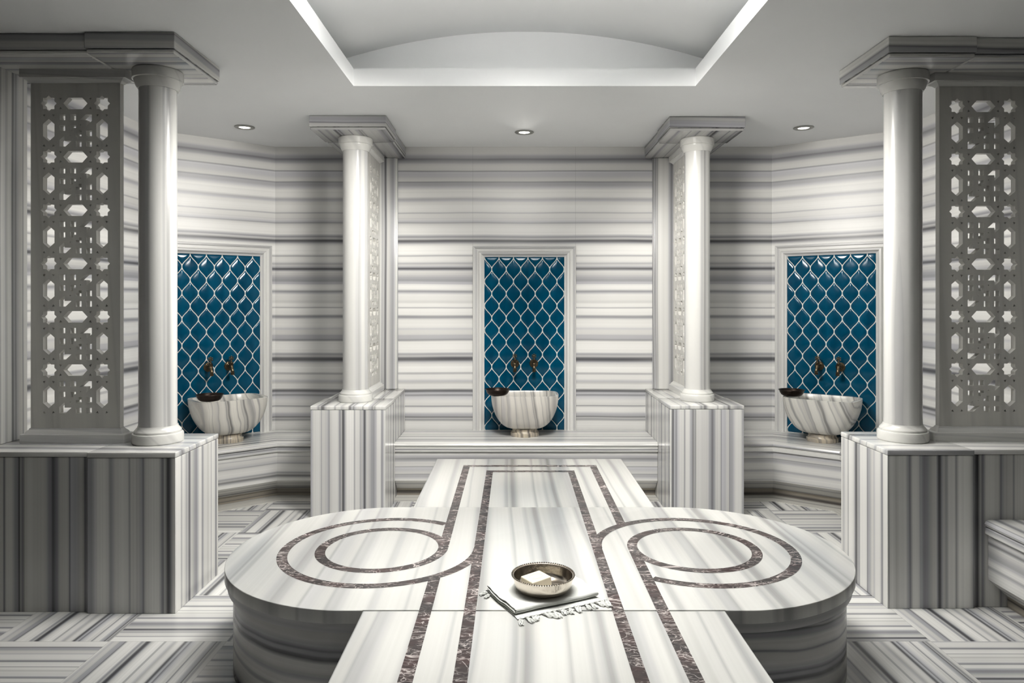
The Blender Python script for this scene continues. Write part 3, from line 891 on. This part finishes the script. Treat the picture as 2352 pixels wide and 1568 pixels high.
# ------------------------------------------------------------------ faucets
def faucet(label, X, u, z):
    p = X @ Vector((u,0.016,z))
    t = thing('brass_tap', label, 'tap', tuple(p), 'aged brass wall taps')
    w0 = 0.0165
    T = X @ Matrix.Translation((u, 0, z))
    # lathe about the outward axis: local axis 'y' lathe runs along -h so h negative = outward
    def ylathe(prof, seg=32):
        return MB().lathe([(r_, -h) for r_, h in prof], (0,0,0), seg, axis='y')
    ylathe([(0.035,w0),(0.036,w0+.003),(0.033,w0+.006),(0.031,w0+.006),(0.031,w0+.010),(0.026,w0+.013),(0.022,w0+.013),(0.020,w0+.018),(0.013,w0+.021)]).build('wall_flange', M['bronze'], t, T, ang=0.6)
    ylathe([(0.011,w0+.020),(0.011,w0+.035),(0.0145,w0+.038),(0.0145,w0+.043),(0.012,w0+.046),(0.015,w0+.055),(0.016,w0+.064),(0.012,w0+.074),(0.004,w0+.079)], 24).build('tap_body', M['bronze'], t, T, ang=0.7)
    yc = w0+.060
    vs_o = MB().lathe([(0.012,.010),(0.014,.016),(0.0165,.018),(0.0165,.022),(0.014,.024),(0.0165,.027),(0.0165,.030),(0.010,.034),(0.007,.040),(0.0085,.046),(0.006,.050)], (0,yc,0), 24).build('valve_stem', M['bronze'], t, T, ang=0.6)
    sp = [(0,yc+.006,-.004),(0,yc+.018,-.012),(0,yc+.026,-.024),(0,yc+.028,-.036)]
    sp_o = MB().tube(sp, [0.0125,0.012,0.0115,0.011], 20).build('spout', M['bronze'], t, T)
    MB().lathe([(0.0115,-.034),(0.0155,-.036),(0.0155,-.040),(0.0125,-.042),(0.0125,-.047),(0.0150,-.049),(0.0150,-.053),(0.0125,-.056),(0.0155,-.058),(0.0155,-.062),(0.010,-.063)], (0,yc+.028,0), 24).build('nozzle', M['bronze'], sp_o, T, ang=0.5)
    h = MB()
    zc = .066
    h.ball((0,yc,zc), 0.0085)
    for k in range(6):
        a = PI/2 + 2*PI*k/6
        h.ball((0.0155*math.cos(a), yc, zc+0.0155*math.sin(a)), 0.0062)
        h.tube([(0.006*math.cos(a),yc,zc+.006*math.sin(a)),(0.014*math.cos(a),yc,zc+.014*math.sin(a))], 0.0035, 8)
    h.tube([(0,yc,.046),(0,yc,.060)], 0.005, 12)
    h.build('flower_handle', M['bronze'], vs_o, T)
    return t
for key, nm in (('c','central'),('l','left'),('r','right')):
    for s, w in ((-1,'left'),(1,'right')):
        faucet('%s of the two aged brass taps on the %s tiled panel' % (w, nm), NIC[key], s*0.079, 0.985)

# ------------------------------------------------------------------ downlights
for x, y, lb in ((-1.985,5.33,'recessed round ceiling downlight over the left niche'),(0.08,5.49,'recessed round ceiling downlight over the central bench'),(2.145,5.35,'recessed round ceiling downlight over the right niche')):
    t = thing('ceiling_downlight', lb, 'ceiling light', (x,y,CEIL), 'recessed ceiling downlights')
    MB().lathe([(0.045,-0.001),(0.072,-0.001),(0.0725,-0.004),(0.068,-0.007),(0.050,-0.009),(0.046,-0.008),(0.044,-0.003)], (x,y,CEIL-0.001), 48, cap0=False, cap1=False).build('trim_ring', M['steel'], t)
    MB().lathe([(0.041,-0.0012),(0.041,-0.004),(0.036,-0.0055)], (x,y,CEIL), 40).build('lamp_glass', M['lamp'], t)

# ------------------------------------------------------------------ towel, silver bowl, soap
ta = math.atan2(0.148, 0.301)
tow = thing('folded_towel', 'white fringed towel folded on the platform under the silver bowl', 'towel', (0.006,2.479,TZ))
TX = Matrix.Translation((0.006,2.479,TZ+0.0012)) @ Matrix.Rotation(ta, 4, 'Z')
TLEN, TWID = 0.335, 0.232
# zigzag fold profile in (s, z): s across the towel (0 front edge), z up
def fold_path():
    pts = []
    def line(s0, s1, z, n=10):
        for k in range(n+1): pts.append((s0+(s1-s0)*k/n, z))
    def turn(s, z0, z1, d):
        zc, r_ = (z0+z1)/2, (z1-z0)/2
        for k in range(1, 6):
            a = -PI/2 + PI*k/6
            pts.append((s+d*r_*math.cos(a)*1.3, zc+r_*math.sin(a)))
    line(-0.030, TWID-0.004, 0.0022); turn(TWID-0.004, 0.0022, 0.0085, 1)
    line(TWID-0.004, 0.004, 0.0085); turn(0.004, 0.0085, 0.0150, -1)
    line(0.004, TWID-0.002, 0.0150); turn(TWID-0.002, 0.0150, 0.0225, 1)
    line(TWID-0.002, 0.004, 0.0225); 
    for k in range(1, 5):
        a = PI/2 + PI/2*k/4*1.1
        pts.append((0.004+0.006*math.cos(a), 0.0165+0.006*math.sin(a)))
    return pts
fp = fold_path(); NP = len(fp)
rows = []
NL = 30
rnd = random.Random(3)
ph = [rnd.uniform(0, 6.28) for _ in range(8)]
def cloth(side):
    out = []
    for i in range(NL+1):
        u = i/NL
        ring_ = []
        for k, (s, z) in enumerate(fp):
            k0, k1 = max(k-1,0), min(k+1,NP-1)
            dx, dz = fp[k1][0]-fp[k0][0], fp[k1][1]-fp[k0][1]
            ln = math.hypot(dx, dz) or 1
            nx, nz = -dz/ln, dx/ln
            lay = z/0.0225
            wob = 0.0016*math.sin(5*u*TLEN*12 + ph[0] + 9*s*10) * lay + 0.0008*math.sin(23*u + ph[1] + 60*s)*lay
            end = (u-0.5)*2
            ex = u*TLEN + (0.006*math.sin(14*z*60+ph[2]) + 0.004*math.sin(30*s+ph[3]))*end*0.8 + (0.012*(1-lay))*(-1 if u < 0.5 else 0.4)*abs(end)
            th_ = 0.0011*side
            ss = s + 0.002*math.sin(9*u+ph[4]+lay*3)*(1 if lay > .2 else 1)
            ring_.append((ex, ss+nx*th_, max(0.0003, z+nz*th_+wob)))
        out.append(ring_)
    return out
A_, B_ = cloth(1), cloth(-1)
m = MB()
rings = [a + list(reversed(b)) for a, b in zip(A_, B_)]
m.loft(rings)
m.build('folded_cloth', M['towel'], tow, TX, ang=1.2)
def tassel(u, s, ang, ln, seed):
    rr = random.Random(seed)
    T = TX @ Matrix.Translation((u, s, 0.0)) @ Matrix.Rotation(ang, 4, 'Z')
    m = MB()
    m.tube([(0,0.004,0.003),(0,-0.004,0.0045),(0,-0.008,0.005)], [0.0022,0.0034,0.0030], 8)
    m.ball((0,-0.009,0.0058), 0.0056, 10, 7)
    for k in range(4):
        off = (k-1.5)*0.0020
        path = []; rad = []
        n = 9
        for j in range(n+1):
            q = j/n
            tw = 6.0*q + k*PI/2
            path.append((off*(1+1.3*q)+0.0022*math.cos(tw)+rr.uniform(-.0008,.0008)+0.008*rr.uniform(-1,1)*q*q*0.3, -0.010-ln*q, 0.0048-0.0018*q+0.0014*math.sin(tw)+rr.uniform(0,.0008)))
            rad.append(0.0029*(1-0.4*q))
        m.tube(path, rad, 7)
    m.build('tassel', M['towel'], tow, T)
NT = 17
for i in range(NT):
    u = 0.004 + (TLEN+0.004)*i/(NT-1) + random.uniform(-.003,.003)
    tassel(u, -0.030, random.uniform(-0.55,0.75), random.uniform(0.030,0.046), 40+i)
tassel(-0.012, TWID*0.93, -1.4, 0.020, 91)
tassel(-0.010, TWID*0.83, -1.1, 0.018, 92)

BZ = TZ + 0.0275
bx, by = 0.1075, 2.648
sb = thing('silver_bowl', 'hammered silver bowl holding the soap on the folded towel', 'bowl', (bx,by,BZ))
bb_o = MB().lathe([(0.05,BZ),(0.080,BZ+.0005),(0.091,BZ+.003),(0.099,BZ+.010),(0.105,BZ+.022),(0.109,BZ+.038),(0.112,BZ+.050),(0.1140,BZ+.0535),(0.112,BZ+.0545),(0.1075,BZ+.0525),(0.1045,BZ+.038),(0.1005,BZ+.022),(0.0950,BZ+.0115),(0.087,BZ+.0060),(0.05,BZ+.0045),(0.02,BZ+.0042)], (bx,by,0), 96).build('bowl_body', M['silver'], sb, ang=0.8)
bd = MB()
for k in range(80):
    a = 2*PI*k/80
    bd.ball((bx+0.1135*math.cos(a), by+0.1135*math.sin(a), BZ+.0545), 0.0036, 8, 6)
bd.build('beaded_rim', M['silver'], bb_o)
soap = thing('soap_bar', 'square cream bar of soap lying in the silver bowl', 'soap', (bx-0.024,by+0.006,BZ+.006))
SX = Matrix.Translation((bx-0.024,by+0.006,BZ+.0072)) @ Matrix.Rotation(math.radians(33), 4, 'Z') @ Matrix.Rotation(math.radians(-4), 4, 'Y') @ Matrix.Translation((0,0,0.0028))
sk_o = MB().box(-0.043,0.043,-0.039,0.039,0,0.034).build('soap_block', M['soap'], soap, SX, bevel=0.004, seg=3)
m = MB(); rings = []
n = 40
for i in range(n+1):
    a = -2.6 + 2.3*PI*i/n*0.75
    rings.append((0.026*math.cos(a), 0.020*math.sin(a), 0.0340))
m.tube(rings, 0.0007, 8); m.build('pressed_ring', M['soap'], sk_o, SX)

# ------------------------------------------------------------------ lights
def spot(name, loc, power, size, blend=1.0, rad=0.05, col=(1,0.97,0.93)):
    l = bpy.data.lights.new(name, 'SPOT'); l.energy = power; l.spot_size = math.radians(size); l.spot_blend = blend
    l.shadow_soft_size = rad; l.color = col
    o = bpy.data.objects.new(name, l); COL.objects.link(o); o.location = loc
    return o
def area(name, loc, sx, sy, power, rot=(0,0,0), col=(1,0.985,0.96)):
    l = bpy.data.lights.new(name, 'AREA'); l.shape = 'RECTANGLE'; l.size = sx; l.size_y = sy; l.energy = power; l.color = col
    o = bpy.data.objects.new(name, l); COL.objects.link(o); o.location = loc; o.rotation_euler = rot
    return o
def aim(o, d):
    o.rotation_euler = Vector(d).to_track_quat('-Z','Y').to_euler()
aim(spot('downlight_lamp_left', (-1.985,5.33,CEIL-0.02), 22, 115), (0.0,-0.25,-1))
aim(spot('downlight_lamp_centre', (0.08,5.49,CEIL-0.02), 26, 125), (0,-1.0,-1))
aim(spot('downlight_lamp_right', (2.145,5.35,CEIL-0.02), 22, 115), (0.0,-0.25,-1))
aim(spot('fill_spot_left', (-0.20,3.70,2.50), 200, 104, 0.5, 0.25), (-0.76,0.58,-0.72))  # added fill hanging without a fixture, brightens the left niche and walls
aim(spot('fill_spot_right', (0.34,3.70,2.50), 200, 104, 0.5, 0.25), (0.76,0.58,-0.72))  # added fill without a fixture, same for the right niche
aim(spot('fill_spot_centre', (0.07,3.60,2.50), 50, 90, 0.6, 0.25), (0,1,-0.50))  # added fill without a fixture, evens out the central back wall
a = area('fill_area_down', (0.07,2.75,2.90), 1.5, 0.9, 15); a.data.spread = math.radians(80)  # added soft fill above the view, no real fixture, lights the platform
area('fill_area_up', (0.07,2.85,2.93), 1.5, 0.75, 62, (PI,0,0))  # added uplight out of view, no real fixture, brightens the vault

w = bpy.data.worlds.new('room_air'); scene.world = w; w.use_nodes = True
w.node_tree.nodes['Background'].inputs[0].default_value = (0.9,0.95,1.0,1); w.node_tree.nodes['Background'].inputs[1].default_value = 0.2

# ------------------------------------------------------------------ camera
cam = bpy.data.cameras.new('camera'); cam.sensor_fit = 'HORIZONTAL'; cam.sensor_width = 36.0
cam.lens = F_PX/2352*36.0
cam.shift_x = -(CX-1176)/2352
cam.shift_y = -(784-HY)/2352
cam.clip_start = 0.05
co = bpy.data.objects.new('camera', cam); COL.objects.link(co)
co.location = (0,0,CAM_Z); co.rotation_euler = (PI/2,0,0)
scene.camera = co
scene.view_settings.view_transform = 'Standard'
scene.view_settings.look = 'None'
scene.view_settings.exposure = -0.12
scene.view_settings.gamma = 0.88
scene.cycles.max_bounces = 7
scene.cycles.diffuse_bounces = 4
scene.cycles.glossy_bounces = 3
scene.cycles.use_adaptive_sampling = True
scene.cycles.adaptive_threshold = 0.06
scene.cycles.use_denoising = True

for o in bpy.data.objects:
    if '_w' in o.keys(): del o['_w']
